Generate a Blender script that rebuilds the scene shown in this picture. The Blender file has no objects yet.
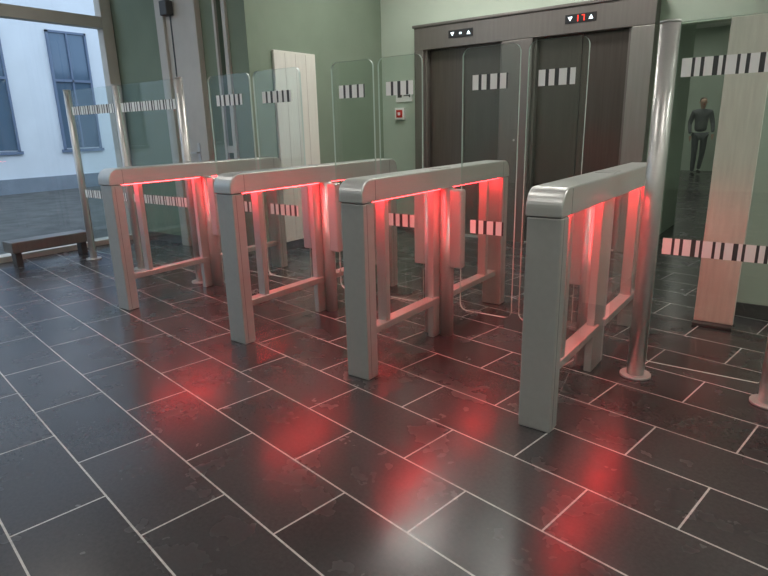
import bpy, bmesh, math, random
from mathutils import Vector, Matrix
random.seed(4)
D=bpy.data; C=bpy.context
col=C.scene.collection
C.scene.view_settings.view_transform='Standard'

# ------------------------------------------------------------ materials
def mat(name, color, rough=0.5, metal=0.0, noise=0.0, nscale=8.0, spec=0.5, bump=0.0, bscale=60, stretch=None):
    m=D.materials.new(name); m.use_nodes=True
    nt=m.node_tree; b=nt.nodes['Principled BSDF']
    b.inputs['Base Color'].default_value=(*color,1)
    b.inputs['Roughness'].default_value=rough
    b.inputs['Metallic'].default_value=metal
    b.inputs['Specular IOR Level'].default_value=spec
    tc=nt.nodes.new('ShaderNodeTexCoord')
    src=tc.outputs['Object']
    if stretch:
        mp=nt.nodes.new('ShaderNodeMapping'); mp.inputs['Scale'].default_value=stretch
        nt.links.new(src,mp.inputs[0]); src=mp.outputs[0]
    if noise>0:
        n=nt.nodes.new('ShaderNodeTexNoise'); n.inputs['Scale'].default_value=nscale
        n.inputs['Detail'].default_value=5
        nt.links.new(src,n.inputs['Vector'])
        r=nt.nodes.new('ShaderNodeValToRGB')
        r.color_ramp.elements[0].position=0.3; r.color_ramp.elements[1].position=0.7
        r.color_ramp.elements[0].color=(*[c*(1-noise) for c in color],1)
        r.color_ramp.elements[1].color=(*[min(1,c*(1+noise)) for c in color],1)
        nt.links.new(n.outputs[0],r.inputs[0]); nt.links.new(r.outputs[0],b.inputs['Base Color'])
    if bump>0:
        n=nt.nodes.new('ShaderNodeTexNoise'); n.inputs['Scale'].default_value=bscale
        nt.links.new(src,n.inputs['Vector'])
        bp=nt.nodes.new('ShaderNodeBump'); bp.inputs['Strength'].default_value=bump; bp.inputs['Distance'].default_value=0.002
        nt.links.new(n.outputs[0],bp.inputs['Height']); nt.links.new(bp.outputs[0],b.inputs['Normal'])
    return m
def emit(name,color,strength):
    m=D.materials.new(name); m.use_nodes=True; nt=m.node_tree
    nt.nodes.clear(); o=nt.nodes.new('ShaderNodeOutputMaterial'); e=nt.nodes.new('ShaderNodeEmission')
    e.inputs[0].default_value=(*color,1); e.inputs[1].default_value=strength
    nt.links.new(e.outputs[0],o.inputs[0]); return m
def glassmat(name,tint=(0.93,0.965,0.95),f0=0.055,amp=0.6):
    m=D.materials.new(name); m.use_nodes=True; nt=m.node_tree; nt.nodes.clear()
    o=nt.nodes.new('ShaderNodeOutputMaterial'); t=nt.nodes.new('ShaderNodeBsdfTransparent'); g=nt.nodes.new('ShaderNodeBsdfGlossy')
    t.inputs[0].default_value=(*tint,1); g.inputs['Roughness'].default_value=0.0
    lw=nt.nodes.new('ShaderNodeLayerWeight'); lw.inputs[0].default_value=.5
    pw=nt.nodes.new('ShaderNodeMath'); pw.operation='POWER'; pw.inputs[1].default_value=5
    nt.links.new(lw.outputs['Facing'],pw.inputs[0])
    ma=nt.nodes.new('ShaderNodeMath'); ma.operation='MULTIPLY_ADD'; ma.inputs[1].default_value=amp; ma.inputs[2].default_value=f0
    nt.links.new(pw.outputs[0],ma.inputs[0])
    mx=nt.nodes.new('ShaderNodeMixShader')
    nt.links.new(ma.outputs[0],mx.inputs[0]); nt.links.new(t.outputs[0],mx.inputs[1]); nt.links.new(g.outputs[0],mx.inputs[2])
    nt.links.new(mx.outputs[0],o.inputs[0]); return m

M_alu=mat('anodised_aluminium',(0.60,0.60,0.58),0.33,0.55,0.04,30,bump=0.05,bscale=200,stretch=(1,1,20))
M_alu2=mat('aluminium_leg',(0.49,0.49,0.47),0.38,0.45,0.03,30)
M_post=mat('post_steel',(0.60,0.59,0.57),0.34,0.6,0.02,20,stretch=(1,1,3))
M_dark=mat('dark_plastic',(0.02,0.02,0.022),0.35)
M_seam=mat('seam_grey',(0.16,0.16,0.16),0.5)
M_glass=glassmat('clear_glass')
M_edge=mat('glass_edge',(0.55,0.66,0.61),0.2)
M_white=mat('white_film',(0.85,0.86,0.84),0.6)
M_black=mat('dark_film',(0.05,0.055,0.055),0.5)
M_wall=mat('sage_paint',(0.47,0.55,0.46),0.85,0,0.04,3,bump=0.1)
M_wall2=mat('sage_paint_shaded',(0.21,0.265,0.20),0.85,0,0.05,3,bump=0.1)  # wall green darkened: dimmer light on the left walls put into the colour
M_ceil=mat('ceiling_paint',(0.7,0.7,0.68),0.9,0,0.03,4)
M_cream=mat('cream_panel',(0.74,0.73,0.66),0.6,0,0.04,5,stretch=(6,6,0.6))
M_birch=mat('birch_wood',(0.72,0.69,0.60),0.5,0,0.08,5,stretch=(9,9,0.8))
M_elev=mat('elevator_frame_metal',(0.20,0.185,0.17),0.35,0.6,0.06,6,stretch=(6,6,0.4))
M_elevj=mat('elevator_jamb_metal',(0.27,0.26,0.24),0.35,0.5,0.06,6,stretch=(6,6,0.4))
M_elevd=mat('elevator_door_metal',(0.115,0.10,0.088),0.3,0.7,0.10,5,stretch=(8,8,0.3))
M_frame=mat('window_frame_beige',(0.54,0.51,0.46),0.5,0.1,0.04,6)
M_base=mat('baseboard_dark',(0.06,0.06,0.06),0.5,0,0.05,8)
M_led=emit('red_led',(1.0,0.03,0.035),28)
M_red=mat('red_plastic',(0.6,0.03,0.02),0.4)
M_redd=emit('red_digit',(1,0.05,0.03),3)
M_whd=emit('white_arrow',(0.8,0.95,1),3)
M_lamp=emit('lamp_panel',(1.0,0.96,0.90),15)
M_lampb=emit('lamp_panel_lobby',(1.0,0.97,0.92),29)
M_lamp2=emit('added_hall_light',(1.0,0.95,0.88),15)

# floor
M_floor=D.materials.new('slate_tiles'); M_floor.use_nodes=True
nt=M_floor.node_tree; b=nt.nodes['Principled BSDF']
geo=nt.nodes.new('ShaderNodeNewGeometry')
A=math.radians(9.5)
def dot(v,off):
    d=nt.nodes.new('ShaderNodeVectorMath'); d.operation='DOT_PRODUCT'; d.inputs[1].default_value=v
    nt.links.new(geo.outputs['Position'],d.inputs[0])
    a=nt.nodes.new('ShaderNodeMath'); a.operation='ADD'; a.inputs[1].default_value=off
    nt.links.new(d.outputs['Value'],a.inputs[0]); return a.outputs[0]
s=dot((math.cos(A),-math.sin(A),0),1.414+61.7); t=dot((math.sin(A),math.cos(A),0),-0.528+30.8)
cx=nt.nodes.new('ShaderNodeCombineXYZ'); nt.links.new(s,cx.inputs[0]); nt.links.new(t,cx.inputs[1])
br=nt.nodes.new('ShaderNodeTexBrick'); br.offset=0.5; br.offset_frequency=2
br.inputs['Scale'].default_value=1; br.inputs['Brick Width'].default_value=0.617; br.inputs['Row Height'].default_value=0.308
br.inputs['Mortar Size'].default_value=0.0036; br.inputs['Mortar Smooth'].default_value=0.1; br.inputs['Bias'].default_value=0
br.inputs['Color1'].default_value=(0.040,0.038,0.039,1); br.inputs['Color2'].default_value=(0.058,0.055,0.056,1)
br.inputs['Mortar'].default_value=(0.48,0.47,0.45,1)
nt.links.new(cx.outputs[0],br.inputs['Vector'])
def nz(sc,det,ro):
    n=nt.nodes.new('ShaderNodeTexNoise'); n.inputs['Scale'].default_value=sc; n.inputs['Detail'].default_value=det; n.inputs['Roughness'].default_value=ro
    nt.links.new(cx.outputs[0],n.inputs['Vector']); return n
n1=nz(70,3,.6); n2=nz(4,4,.55)
rp=nt.nodes.new('ShaderNodeValToRGB'); rp.color_ramp.elements[0].position=.3; rp.color_ramp.elements[1].position=.75
rp.color_ramp.elements[0].color=(.84,.84,.84,1); rp.color_ramp.elements[1].color=(1.22,1.21,1.2,1)
nt.links.new(n1.outputs[0],rp.inputs[0])
mx=nt.nodes.new('ShaderNodeMix'); mx.data_type='RGBA'; mx.blend_type='MULTIPLY'; mx.inputs[0].default_value=1
nt.links.new(br.outputs['Color'],mx.inputs[6]); nt.links.new(rp.outputs[0],mx.inputs[7])
nt.links.new(mx.outputs[2],b.inputs['Base Color'])
rr=nt.nodes.new('ShaderNodeMapRange'); rr.inputs['From Min'].default_value=.3; rr.inputs['From Max'].default_value=.7
rr.inputs['To Min'].default_value=0.21; rr.inputs['To Max'].default_value=0.30
nt.links.new(n2.outputs[0],rr.inputs['Value']); nt.links.new(rr.outputs[0],b.inputs['Roughness'])
bp=nt.nodes.new('ShaderNodeBump'); bp.inputs['Strength'].default_value=.15; bp.inputs['Distance'].default_value=.001
ad=nt.nodes.new('ShaderNodeMath'); ad.operation='SUBTRACT'
nt.links.new(n2.outputs[0],ad.inputs[0]); nt.links.new(br.outputs['Fac'],ad.inputs[1])
nt.links.new(ad.outputs[0],bp.inputs['Height']); nt.links.new(bp.outputs[0],b.inputs['Normal'])

# ------------------------------------------------------------ mesh helpers
def root(name,loc):
    e=D.objects.new(name,None); e.location=loc; e.empty_display_size=.1; col.objects.link(e); return e
def finish(name,bm,m,parent=None,loc=(0,0,0),bevel=0,smooth=False,mats=None):
    me=D.meshes.new(name); bm.normal_update(); bm.to_mesh(me); bm.free()
    for x in (mats or [m]): me.materials.append(x)
    o=D.objects.new(name,me); col.objects.link(o); o.location=loc
    if parent: o.parent=parent
    if smooth:
        for p in me.polygons: p.use_smooth=True
    if bevel:
        bv=o.modifiers.new('bevel','BEVEL'); bv.width=bevel; bv.segments=3; bv.limit_method='ANGLE'
    return o
def box(name,lo,hi,m,parent=None,bevel=0):
    bm=bmesh.new(); bmesh.ops.create_cube(bm,size=1)
    c=[(a+b_)/2 for a,b_ in zip(lo,hi)]; sz=[b_-a for a,b_ in zip(lo,hi)]
    for v in bm.verts: v.co=Vector((v.co[i]*sz[i] for i in range(3)))
    return finish(name,bm,m,parent,c,bevel)
def cyl(name,c,r,z0,z1,m,parent=None,seg=32,r2=None):
    bm=bmesh.new(); bmesh.ops.create_cone(bm,cap_ends=True,segments=seg,radius1=r,radius2=r if r2 is None else r2,depth=z1-z0)
    o=finish(name,bm,m,parent,(c[0],c[1],(z0+z1)/2))
    for p in o.data.polygons: p.use_smooth=len(p.vertices)==4
    return o
def poly_yz(name,pts,w,m,parent,loc=(0,0,0),bevel=0,smooth=False):
    bm=bmesh.new(); vs=[bm.verts.new((-w/2,p[0],p[1])) for p in pts]; f=bm.faces.new(vs)
    r=bmesh.ops.extrude_face_region(bm,geom=[f]); 
    bmesh.ops.translate(bm,vec=(w,0,0),verts=[g for g in r['geom'] if isinstance(g,bmesh.types.BMVert)])
    bmesh.ops.recalc_face_normals(bm,faces=bm.faces)
    return finish(name,bm,m,parent,loc,bevel)
def rrect(x0,z0,x1,z1,r,seg=8,corners=(1,1,1,1)):
    pts=[]
    for (cx_,cz,a0,k) in ((x0+r,z0+r,180,0),(x1-r,z0+r,270,1),(x1-r,z1-r,0,2),(x0+r,z1-r,90,3)):
        if corners[k]:
            for i in range(seg+1):
                a=math.radians(a0+90*i/seg); pts.append((cx_+r*math.cos(a),cz+r*math.sin(a)))
        else:
            pts.append(((x0,z0),(x1,z0),(x1,z1),(x0,z1))[k])
    return pts
def pane_xz(name,pts,th,parent,loc=(0,0,0)):
    """glass pane in XZ plane: faces glass, rim edge material"""
    bm=bmesh.new(); n=len(pts)
    a=[bm.verts.new((p[0],-th/2,p[1])) for p in pts]; c=[bm.verts.new((p[0],th/2,p[1])) for p in pts]
    bm.faces.new(a).material_index=0; bm.faces.new(c[::-1]).material_index=0
    for i in range(n):
        bm.faces.new((a[i],a[(i+1)%n],c[(i+1)%n],c[i])).material_index=1
    bmesh.ops.recalc_face_normals(bm,faces=bm.faces)
    return finish(name,bm,None,parent,loc,mats=[M_glass,M_edge])
def dashes(name,x0,x1,y,z,parent,h=.078,pat=(.040,.012,.022,.014,.034,.020,.016,.012)):
    """alternating film bars stuck on a pane (XZ plane)"""
    bm=bmesh.new(); x=x0
    i=0
    while x<x1-0.008:
        w=min(pat[i%len(pat)],x1-x)
        vs=[bm.verts.new(p) for p in ((x,y,z-h/2),(x+w,y,z-h/2),(x+w,y,z+h/2),(x,y,z+h/2))]
        bm.faces.new(vs).material_index=i%2
        x+=w; i+=1
    return finish(name,bm,None,parent,mats=[M_white,M_black])

# ------------------------------------------------------------ room
X_F=-6.75; Y_L=4.0
box('floor',(X_F-.1,-6.2,-.1),(4.2,17,0),M_floor)
box('ceiling',(X_F-.1,-6.2,3.4),(4.2,17,3.5),M_ceil)
box('wall_left',(X_F-.15,-6.2,0),(X_F+.0,-2.0,3.4),M_wall2)
wl=root('wall_back',(0,0,0))
box('return_a',(X_F-.15,Y_L,0),(-4.90,Y_L+.15,3.4),M_wall2,wl)
box('return_b',(-4.80,Y_L,0),(-4.5,Y_L+.15,3.4),M_wall2,wl)
box('side',(-4.65,Y_L+.15,0),(-4.5,6.15,3.4),M_wall2,wl)
box('rear',(-4.65,6.15,0),(-1.33,6.3,3.4),M_wall,wl)
box('lintel',(-1.33,6.15,2.1),(-.42,6.3,3.4),M_wall,wl)
box('shaft_side',(-1.5,6.3,0),(-1.33,8.0,3.4),M_wall,wl)
box('shaft_rear',(-4.65,7.9,0),(-1.5,8.0,3.4),M_wall,wl)
box('hall_left',(-4.65,8.0,0),(-4.55,17,3.4),M_wall,wl)
box('hall_end',(-4.65,16.9,0),(4.2,17,3.4),M_wall,wl)
wr=root('wall_right',(0,0,0))
box('front',(-.42,4.35,0),(4.2,4.5,3.4),M_wall,wr)
box('hall_side',(-.42,4.5,0),(-.30,17,3.4),M_wall,wr)
box('outer',(4.1,-6.2,0),(4.2,4.35,3.4),M_wall,wr)
box('wall_front',(X_F-.15,-6.3,0),(4.2,-6.2,3.4),M_wall)
bb=root('baseboard_back',(0,0,0))
box('skirt_a',(-4.5,6.13,0),(-4.0,6.15,.09),M_base,bb)
box('skirt_b',(-4.5,4.0,0),(-4.485,6.13,.09),M_base,bb)
box('skirt_c',(X_F,3.985,0),(-4.9,4.0,.09),M_base,bb)
box('baseboard_right',(-.42,4.335,0),(4.1,4.35,.09),M_base)

# shopfront window
w=root('window_1',(X_F,0,0))
def wb(n,y0,z0,y1,z1,d=.12): box(n,(-.10,y0,z0),(-.10+d,y1,z1),M_frame,w,.004)
wb('jamb_right',3.86,0,3.99,3.4); wb('head_bar',-2,2.42,3.86,2.54); wb('sill',-2,0,3.86,.06,.18)
wb('jamb_left',-2,0.06,-1.9,3.4); wb('mullion',1.2,.06,1.27,2.42); wb('top_bar',-1.9,3.3,3.86,3.4)
wb('transom_mullion',1.2,2.54,1.27,3.3)
def pane_yz(name,y0,z0,y1,z1,x,parent):
    bm=bmesh.new(); vs=[bm.verts.new(p) for p in ((x,y0,z0),(x,y1,z0),(x,y1,z1),(x,y0,z1))]; bm.faces.new(vs)
    return finish(name,bm,M_glass,parent)
pane_yz('glass_a',-1.9,.06,1.2,2.42,-.04,w); pane_yz('glass_b',1.27,.06,3.86,2.42,-.04,w)
pane_yz('glass_c',-1.9,2.54,1.2,3.3,-.04,w); pane_yz('glass_d',1.27,2.54,3.86,3.3,-.04,w)

# slit window + door frame column on return wall
w2=root('window_2',(-4.85,Y_L,0))
box('stile_l',(-.08,-.03,0),(-.05,.0,3.4),M_frame,w2); box('stile_r',(.05,-.03,0),(.10,.0,3.4),M_frame,w2)
box('stile_mid',(-.05,-.02,1.05),(.05,.0,1.12),M_frame,w2)
dr=root('door_1',(-5.48,Y_L,0))
box('frame_l',(-.33,-.07,0),(-.20,-.001,3.39),M_frame,dr,.006)
box('leaf',(-.20,-.04,0.01),(.20,-.001,3.39),M_frame,dr,.004)
box('groove',(-.12,-.045,.1),(-.10,-.041,3.3),M_base,dr)
box('frame_r',(.20,-.07,0),(.33,-.001,3.39),M_frame,dr,.006)
box('closer',(-.16,-.13,2.42),(-.04,-.045,2.56),M_base,dr,.01)
box('handle_plate',(.12,-.05,.95),(.16,-.041,1.15),M_post,dr,.003)
box('handle',(.02,-.09,1.04),(.15,-.07,1.06),M_post,dr,.005); box('handle_neck',(.13,-.09,1.04),(.15,-.04,1.06),M_post,dr)

# cream wall panel on side wall
p=root('notice_board',(-4.5,4.6,0))
box('board',(0.001,-.30,.10),(.035,.30,2.03),M_cream,p,.006)
for i in range(1,4): box('groove_%d'%i,(.0352,-.30+i*.15-.002,.12),(.037,-.30+i*.15+.002,2.01),M_frame,p)

# signs
sg=root('wall_sign',(-4.17,6.15,1.68))
box('plate',(-.12,-.012,-.12),(.12,-.001,.12),M_white,sg,.002)
def glyph(n,x0,z0,x1,z1): box(n,(x0,-.015,z0),(x1,-.0125,z1),M_black,sg)
glyph('arrow_a',-.09,.045,.0,.055); glyph('arrow_a2',-.09,.03,-.075,.07); glyph('txt_a',.02,.03,.09,.07)
glyph('arrow_b',-.0,-.055,.09,-.045); glyph('arrow_b2',.075,-.07,.09,-.03); glyph('txt_b',-.09,-.07,-.03,-.03)
fa=root('fire_call_point',(-4.22,6.15,1.42))
box('housing',(-.07,-.04,-.07),(.07,-.001,.07),M_white,fa,.006); box('inset',(-.045,-.046,-.045),(.045,-.041,.045),M_red,fa,.003)
box('button',(-.018,-.052,-.018),(.018,-.0465,.018),M_white,fa,.006)

# ------------------------------------------------------------ elevators
el=root('elevator_bank',(-2.62,6.14,0))
W=1.29; dep=-.16
def eb(n,x0,y0,z0,x1,y1,z1,m=M_elev,bv=.006): return box(n,(x0,y0,z0),(x1,y1,z1),m,el,bv)
eb('header',-W,dep,2.10,W,-.001,2.34)
eb('jamb_l',-W,dep,0,-W+.12,-.001,2.10); eb('jamb_r',W-.20,dep,0,W,-.001,2.10,M_elevj); eb('pier',-.20,dep,0,.14,-.001,2.10)
eb('reveal_cap',-W-.02,dep-.015,2.34,W+.02,-.001,2.37)
for k,(a,b_) in enumerate(((-W+.12,-.20),(.14,W-.20))):
    m_=(a+b_)/2
    eb('door_%d_leaf_l'%k,a,-.055,.01,m_-.003,-.01,2.10,M_elevd,.002); eb('door_%d_leaf_r'%k,m_+.003,-.055,.01,b_,-.01,2.10,M_elevd,.002)
    eb('door_%d_sill'%k,a,-.155,0,b_,-.056,.012,M_post,.002)
    eb('door_%d_inner_frame_l'%k,a,-.12,.012,a+.03,-.056,2.10,M_elev,.002); eb('door_%d_inner_frame_r'%k,b_-.03,-.12,.012,b_,-.056,2.10,M_elev,.002)
    # display
    xc=m_
    eb('display_%d'%k,xc-.15,dep-.008,2.19,xc+.15,dep-.001,2.27,M_dark,.003)
    def tri(n,x,up,mm):
        bm=bmesh.new(); s_=1 if up else -1
        vs=[bm.verts.new(q) for q in ((x-.022,dep-.010,2.23-.018*s_),(x+.022,dep-.010,2.23-.018*s_),(x,dep-.010,2.23+.02*s_))]; bm.faces.new(vs); finish(n,bm,mm,el)
    tri('ind_dn_%d'%k,xc-.10,False,M_whd); tri('ind_up_%d'%k,xc+.10,True,M_whd)
    if k==1:
        def sgm(x0,z0,x1,z1,jj): box('digit_%s'%jj,(xc+x0,dep-.012,2.23+z0),(xc+x1,dep-.0085,2.23+z1),M_redd,el)
        sgm(-.028,-.027,-.022,.027,'one')
        sgm(.012,.021,.038,.027,'seven_t'); sgm(.033,-.027,.039,.021,'seven_r')
    else:
        eb('lamp_dot',xc-.012,dep-.012,2.222,xc+.012,dep-.0085,2.24,M_whd,.0)
eb('call_panel',-.07,dep-.012,.98,.03,dep-.001,1.22,M_elev,.003)
eb('call_button',-.030,dep-.018,1.09,-.010,dep-.0125,1.11,M_post,.002)

# ------------------------------------------------------------ turnstile cabinets
L=1.64; H=1.03; T=.112; YB=2.175; YM=2.99-2.175; OV=-.02
def speed_gate(x,sides,nm='turnstile_gate'):
    g=root(nm,(x,YB,0))
    r=.075; Wd=.15
    pts=[(OV,H-T),(OV,H-r)]
    for i in range(1,10):
        a=math.radians(180-90*i/10); pts.append((OV+r+r*math.cos(a),H-r+r*math.sin(a)))
    pts.append((OV+r,H)); pts.append((L-r,H))
    for i in range(1,10):
        a=math.radians(90-90*i/10); pts.append((L-r+r*math.cos(a),H-r+r*math.sin(a)))
    pts+=[(L,H-r),(L,H-T)]
    poly_yz('top_rail',pts,Wd,M_alu,g,bevel=.007)
    # end cap seams on the rail
    for y in (.085,L-.10):
        for sx in (-1,1): box('rail_seam',(sx*.0752-.0006,y-.001,H-T+.004),(sx*.0752+.0006,y+.001,H-.008),M_seam,g)
    for n,y0,y1 in (('front_leg',-.010,.075),('rear_leg',L-.09,L-.006)):
        box(n,(-.071,y0,0),(.071,y1,H-T-.003),M_alu2,g,.006)
        box(n+'_shadow_gap',(-.064,y0+.006,H-T-.003),(.064,y1-.006,H-T),M_dark,g)
        for sx in (-1,1): box(n+'_seam',(sx*.0712-.0006,y0+.026,.01),(sx*.0712+.0006,y0+.0285,H-T-.01),M_seam,g)
    # slim uprights + lower rails
    for y in (.235,L-.235): box('upright',(-.03,y-.018,.25),(.03,y+.018,H-T),M_alu,g,.004)
    box('lower_rail_front',(-.035,.075,.215),(.035,YM-.05,.255),M_alu,g,.005)
    box('lower_rail_rear',(-.035,YM+.05,.215),(.035,L-.09,.255),M_alu,g,.005)
    # led strips under rail
    box('led_front',(-.045,.10,H-T-.007),(.045,YM-.06,H-T-.001),M_led,g)
    box('led_rear',(-.045,YM+.06,H-T-.007),(.045,L-.10,H-T-.001),M_led,g)
    # glass infill
    bm=bmesh.new()
    for xx in (-.05,.05):
        for (y0,y1) in ((.075,YM-.05),(YM+.05,L-.09)):
            bm.faces.new([bm.verts.new(q) for q in ((xx,y0,.02),(xx,y1,.02),(xx,y1,H-T-.01),(xx,y0,H-T-.01))])
    finish('infill_glass',bm,M_glass,g)
    box('core_plate',(-.02,YM-.10,.0),(.02,YM+.10,H-T),M_alu,g,.004)
    for sd in sides:
        cyl('hinge_column',(sd*.055,YM),.042,0,H-T,M_post,g)
        lo,hi=(.085,.165) if sd>0 else (-.165,-.085)
        box('clamp',(min(lo,hi),YM-.03,.44),(max(lo,hi),YM+.03,.91),M_alu,g,.012)
        box('clamp_neck',(min(sd*.05,sd*.09),YM-.02,.50),(max(sd*.05,sd*.09),YM+.02,.85),M_alu2,g)
    # reader on the top
    box('card_reader',(-.045,YM-.06,H-.001),(.045,YM+.06,H+.003),M_alu2,g,.001)
    return g
XS=(-4.03,-2.74,-1.785,-.82)
gs=[speed_gate(XS[0],(1,)),speed_gate(XS[1],(1,-1)),speed_gate(XS[2],(1,-1)),speed_gate(XS[3],(-1,))]
def wing(x0,x1,g,zt=1.67):
    gx=g.location.x
    a,b_=x0-gx,x1-gx
    pane_xz('wing_glass',rrect(a,.18,b_,zt,.045),.014,g,(0,YM,0))
    wd_=(b_-a)*.62; lo=(a+b_)/2-wd_/2; hi=(a+b_)/2+wd_/2
    P=(.036,.018,.030,.022,.040,.016)
    for n,z in (('film_top',1.49),('film_low',.70)):
        o=dashes(n,lo,hi,YM-.0082,z,g,pat=P)
wing(-3.84,-3.37,gs[0]); wing(-3.33,-2.87,gs[1])
wing(-2.59,-2.255,gs[1]); wing(-2.215,-1.90,gs[2])
wing(-1.635,-1.30,gs[2]); wing(-1.255,-.95,gs[3])

# ------------------------------------------------------------ barrier panels
def barrier(xs,name='glass_barrier',R=.034):
    g=root(name,(xs[0],2.98,0)); x0=xs[0]
    for i,x in enumerate(xs):
        cyl('post_%d'%i,(x-x0,0),R,.0,1.68,M_post,g); cyl('post_cap_%d'%i,(x-x0,0),R+.002,1.68,1.69,M_alu2,g)
        cyl('flange_%d'%i,(x-x0,0),.075,0,.012,M_post,g)
    for i in range(len(xs)-1):
        a,b_=xs[i]-x0+R+.002,xs[i+1]-x0-R-.002
        pane_xz('pane_%d'%i,rrect(a,.09,b_,1.68,.01,2),.010,g)
        dashes('film_top_%d'%i,a+.02,b_-.02,-.0062,1.49,g); dashes('film_low_%d'%i,a+.02,b_-.02,-.0062,.69,g)
    return g
barrier([-6.0,-5.12,-4.2]); barrier([-.60,-.02,.9,1.8],R=.042)

# low bench
bn=root('low_bench',(-6.40,2.74,0))
box('seat',(-.11,-.40,.14),(.11,.40,.25),M_elev,bn,.008)
for y in (-.33,.33): box('leg_%.1f'%y,(-.05,y-.03,0),(.05,y+.03,.14),M_base,bn,.004)

# birch panel behind right barrier, built in place of a reflection in its glass
dp=root('reflected_wood_panel',(-.385,4.05,0))
box('board',(-.11,-.02,.02),(.11,.02,1.82),M_birch,dp,.004); box('foot',(-.11,-.08,0),(.11,.08,.02),M_base,dp,.004)

# ------------------------------------------------------------ outside
box('ground_outside',(-30,-12,-.14),(X_F-.15,30,-.04),mat('asphalt',(0.10,0.105,0.105),.9,0,.25,3,spec=.2),None)
bd=root('neighbour_building',(-15,6,0))
M_bw=mat('render_white',(0.70,0.75,0.81),.9,0,.04,1.5)
box('wall',(-1,-16,-.04),(0,20,9),M_bw,bd)
box('plinth',(0,-16,-.04),(.06,20,.30),mat('plinth_grey',(0.22,0.26,0.31),.9,0,.1,3),bd)
M_wf=mat('dark_blue_frame',(0.13,0.18,0.28),.5); M_wg=mat('window_pane',(0.10,0.16,0.24),.1,.2)
for k,y in enumerate((-12.,-9.4,-6.8,-4.2,-.75,1.2,3.7,6.3,8.9)):
    y1=y+.85
    box('win_%d_pane'%k,(.0,y,.95),(.02,y1,3.6),M_wg,bd)
    for n,a in (('l',(y-.05,.9,y,3.65)),('r',(y1,.9,y1+.05,3.65)),('t',(y-.05,3.6,y1+.05,3.65)),('b',(y-.1,.85,y1+.1,.92)),('m',(y+.4,.95,y+.44,3.6)),('h',(y,2.5,y1,2.56))):
        box('win_%d_%s'%(k,n),(.0,a[0],a[1]),(.06,a[2],a[3]),M_wf,bd)

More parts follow.
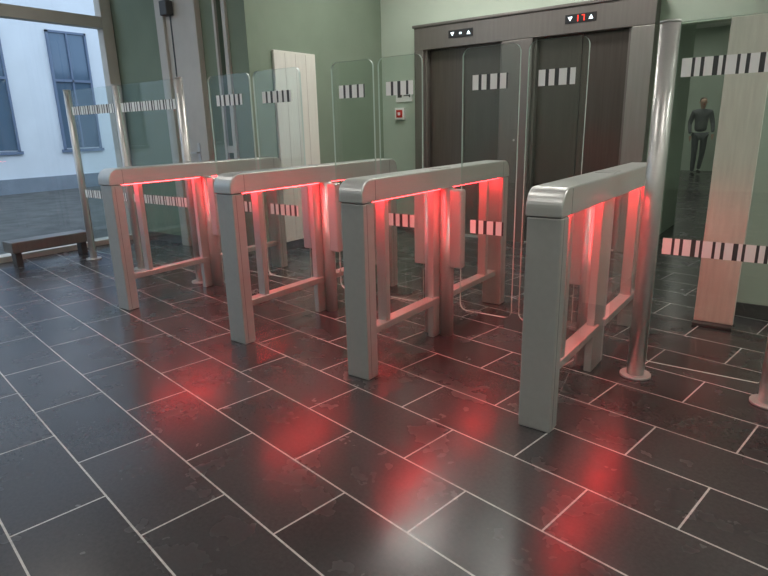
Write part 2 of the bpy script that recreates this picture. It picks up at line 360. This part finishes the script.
# ------------------------------------------------------------ person (far hall), modelled to imitate a reflection in the right glass
def person(loc,rotz,scale):
    g=root('reflection_person',loc); g.rotation_euler=(0,0,rotz); g.scale=(scale,)*3
    def skin(name,V,E,R,m,sub=2):
        me=D.meshes.new(name); me.from_pydata(V,E,[]); me.materials.append(m)
        o=D.objects.new(name,me); col.objects.link(o); o.parent=g
        sk=o.modifiers.new('skin','SKIN'); sk.use_smooth_shade=True
        for i,rv in enumerate(R):
            me.skin_vertices[0].data[i].radius=rv if isinstance(rv,tuple) else (rv,rv)
        me.skin_vertices[0].data[0].use_root=True
        sb=o.modifiers.new('sub','SUBSURF'); sb.levels=sub; sb.render_levels=sub
        return o
    mj=mat('grey_jacket',(0.15,0.16,0.17),.9,0,.1,10); mp=mat('dark_trousers',(0.09,0.10,0.11),.9,0,.1,10)
    ms=mat('skin',(0.55,0.36,0.27),.6,0,.05,10); mh=mat('hair',(0.06,0.045,0.035),.7,0,.2,40); mk=mat('shoes',(0.02,0.02,0.02),.5)
    # faces -Y ; torso + arms
    V=[(0,0,.98),(0,0,1.12),(0,.01,1.30),(0,.015,1.42),(0,.01,1.50),
       (-.17,.01,1.42),(-.23,.05,1.17),(-.22,-.06,.95),(.17,.01,1.42),(.23,-.03,1.17),(.22,-.16,.98)]
    E=[(0,1),(1,2),(2,3),(3,4),(3,5),(5,6),(6,7),(3,8),(8,9),(9,10)]
    skin('jacket',V,E,[(.15,.11),(.14,.10),(.16,.11),(.13,.09),(.055,.055),.065,.05,.038,.065,.05,.038],mj)
    V=[(0,0,.97),(-.09,0,.90),(-.10,-.10,.50),(-.10,-.08,.10),(.09,0,.90),(.10,.06,.50),(.10,.26,.13)]
    skin('trousers',V,[(0,1),(1,2),(2,3),(0,4),(4,5),(5,6)],[(.14,.11),.088,.062,.045,.088,.062,.045],mp)
    for n,x,y,z,rx in (('shoe_l',-.10,-.12,.045,0),('shoe_r',.10,.25,.08,.5)):
        skin(n,[(x,y+.08,z),(x,y-.04,z-.005),(x,y-.13,z-.012)],[(0,1),(1,2)],[.042,(.045,.038),(.038,.025)],mk)
    skin('head',[(0,.0,1.47),(0,-.005,1.56),(0,-.012,1.64),(0,-.002,1.72)],[(0,1),(1,2),(2,3)],[.05,(.058,.07),(.078,.092),(.065,.075)],ms)
    skin('hair',[(0,.035,1.60),(0,.02,1.68),(0,.0,1.745)],[(0,1),(1,2)],[(.06,.06),(.083,.085),(.06,.07)],mh)
    skin('nose',[(0,-.095,1.66),(0,-.115,1.625)],[(0,1)],[.010,.014],ms)
    skin('mouth',[(-.022,-.088,1.592),(.022,-.088,1.592)],[(0,1)],[.007,.007],M_red,1)
    for sx in (-1,1):
        skin('ear',[(sx*.082,.0,1.65),(sx*.084,.005,1.62)],[(0,1)],[.014,.010],ms)
        skin('eye',[(sx*.03,-.093,1.655),(sx*.033,-.094,1.655)],[(0,1)],[.008,.008],mk,1)
    for hx,hy,hz,n in ((-.215,-.075,.915,'l'),(.215,-.18,.95,'r')):
        V=[(hx,hy,hz),(hx,hy-.015,hz-.06)]; E=[(0,1)]; R=[(.03,.02),(.036,.018)]
        for k in range(4):
            yo=-.03+.02*k; i=len(V)
            V+=[(hx,hy-.015+yo,hz-.09),(hx,hy-.022+yo,hz-.125-.012*(k in(1,2)))]; E+=[(1,i),(i,i+1)]; R+=[.009,.008]
        i=len(V); V+=[(hx,hy-.05,hz-.05),(hx,hy-.06,hz-.08)]; E+=[(0,i),(i,i+1)]; R+=[.010,.008]
        skin('hand_'+n,V,E,R,ms,1)
    return g
person((-2.22,15.3,0),math.radians(20),1.0)

# ------------------------------------------------------------ lights
def lamp(x,y,sx=.6,sy=.6,m=M_lamp):
    g=root('ceiling_light',(x,y,3.4))
    box('panel',(-sx/2,-sy/2,-.03),(sx/2,sy/2,-.012),m,g)
    for n,a in (('rim_a',(-sx/2-.02,-sy/2-.02,sx/2+.02,-sy/2)),('rim_b',(-sx/2-.02,sy/2,sx/2+.02,sy/2+.02)),('rim_c',(-sx/2-.02,-sy/2,-sx/2,sy/2)),('rim_d',(sx/2,-sy/2,sx/2+.02,sy/2))):
        box(n,(a[0],a[1],-.035),(a[2],a[3],-.001),M_alu,g)
for x in (-3.3,-1.9): lamp(x,4.9,m=M_lampb)
for x in (-5,-2.2,.8,3): 
    for y in (-4,-1,1.6): lamp(x,y)
lamp(1.5,3.6,m=M_lampb)
for y in (9.5,12,15): lamp(-2.6,y,m=M_lamp2)  # panels added only to brighten the far hall

wd=D.worlds.new('sky'); C.scene.world=wd; wd.use_nodes=True
bg=wd.node_tree.nodes['Background']; bg.inputs[0].default_value=(.68,.81,1.0,1); bg.inputs[1].default_value=2.1

# ------------------------------------------------------------ camera
cam=D.cameras.new('camera'); cam.sensor_width=36; cam.lens=577/768*36; cam.clip_end=200
co=D.objects.new('camera',cam); col.objects.link(co)
co.matrix_world=Matrix.Translation((0,0,1.27)) @ Matrix.Rotation(math.radians(36.5),4,'Z') @ Matrix.Rotation(math.radians(90-15.6),4,'X') @ Matrix.Rotation(math.radians(-1.4),4,'Z')
C.scene.camera=co
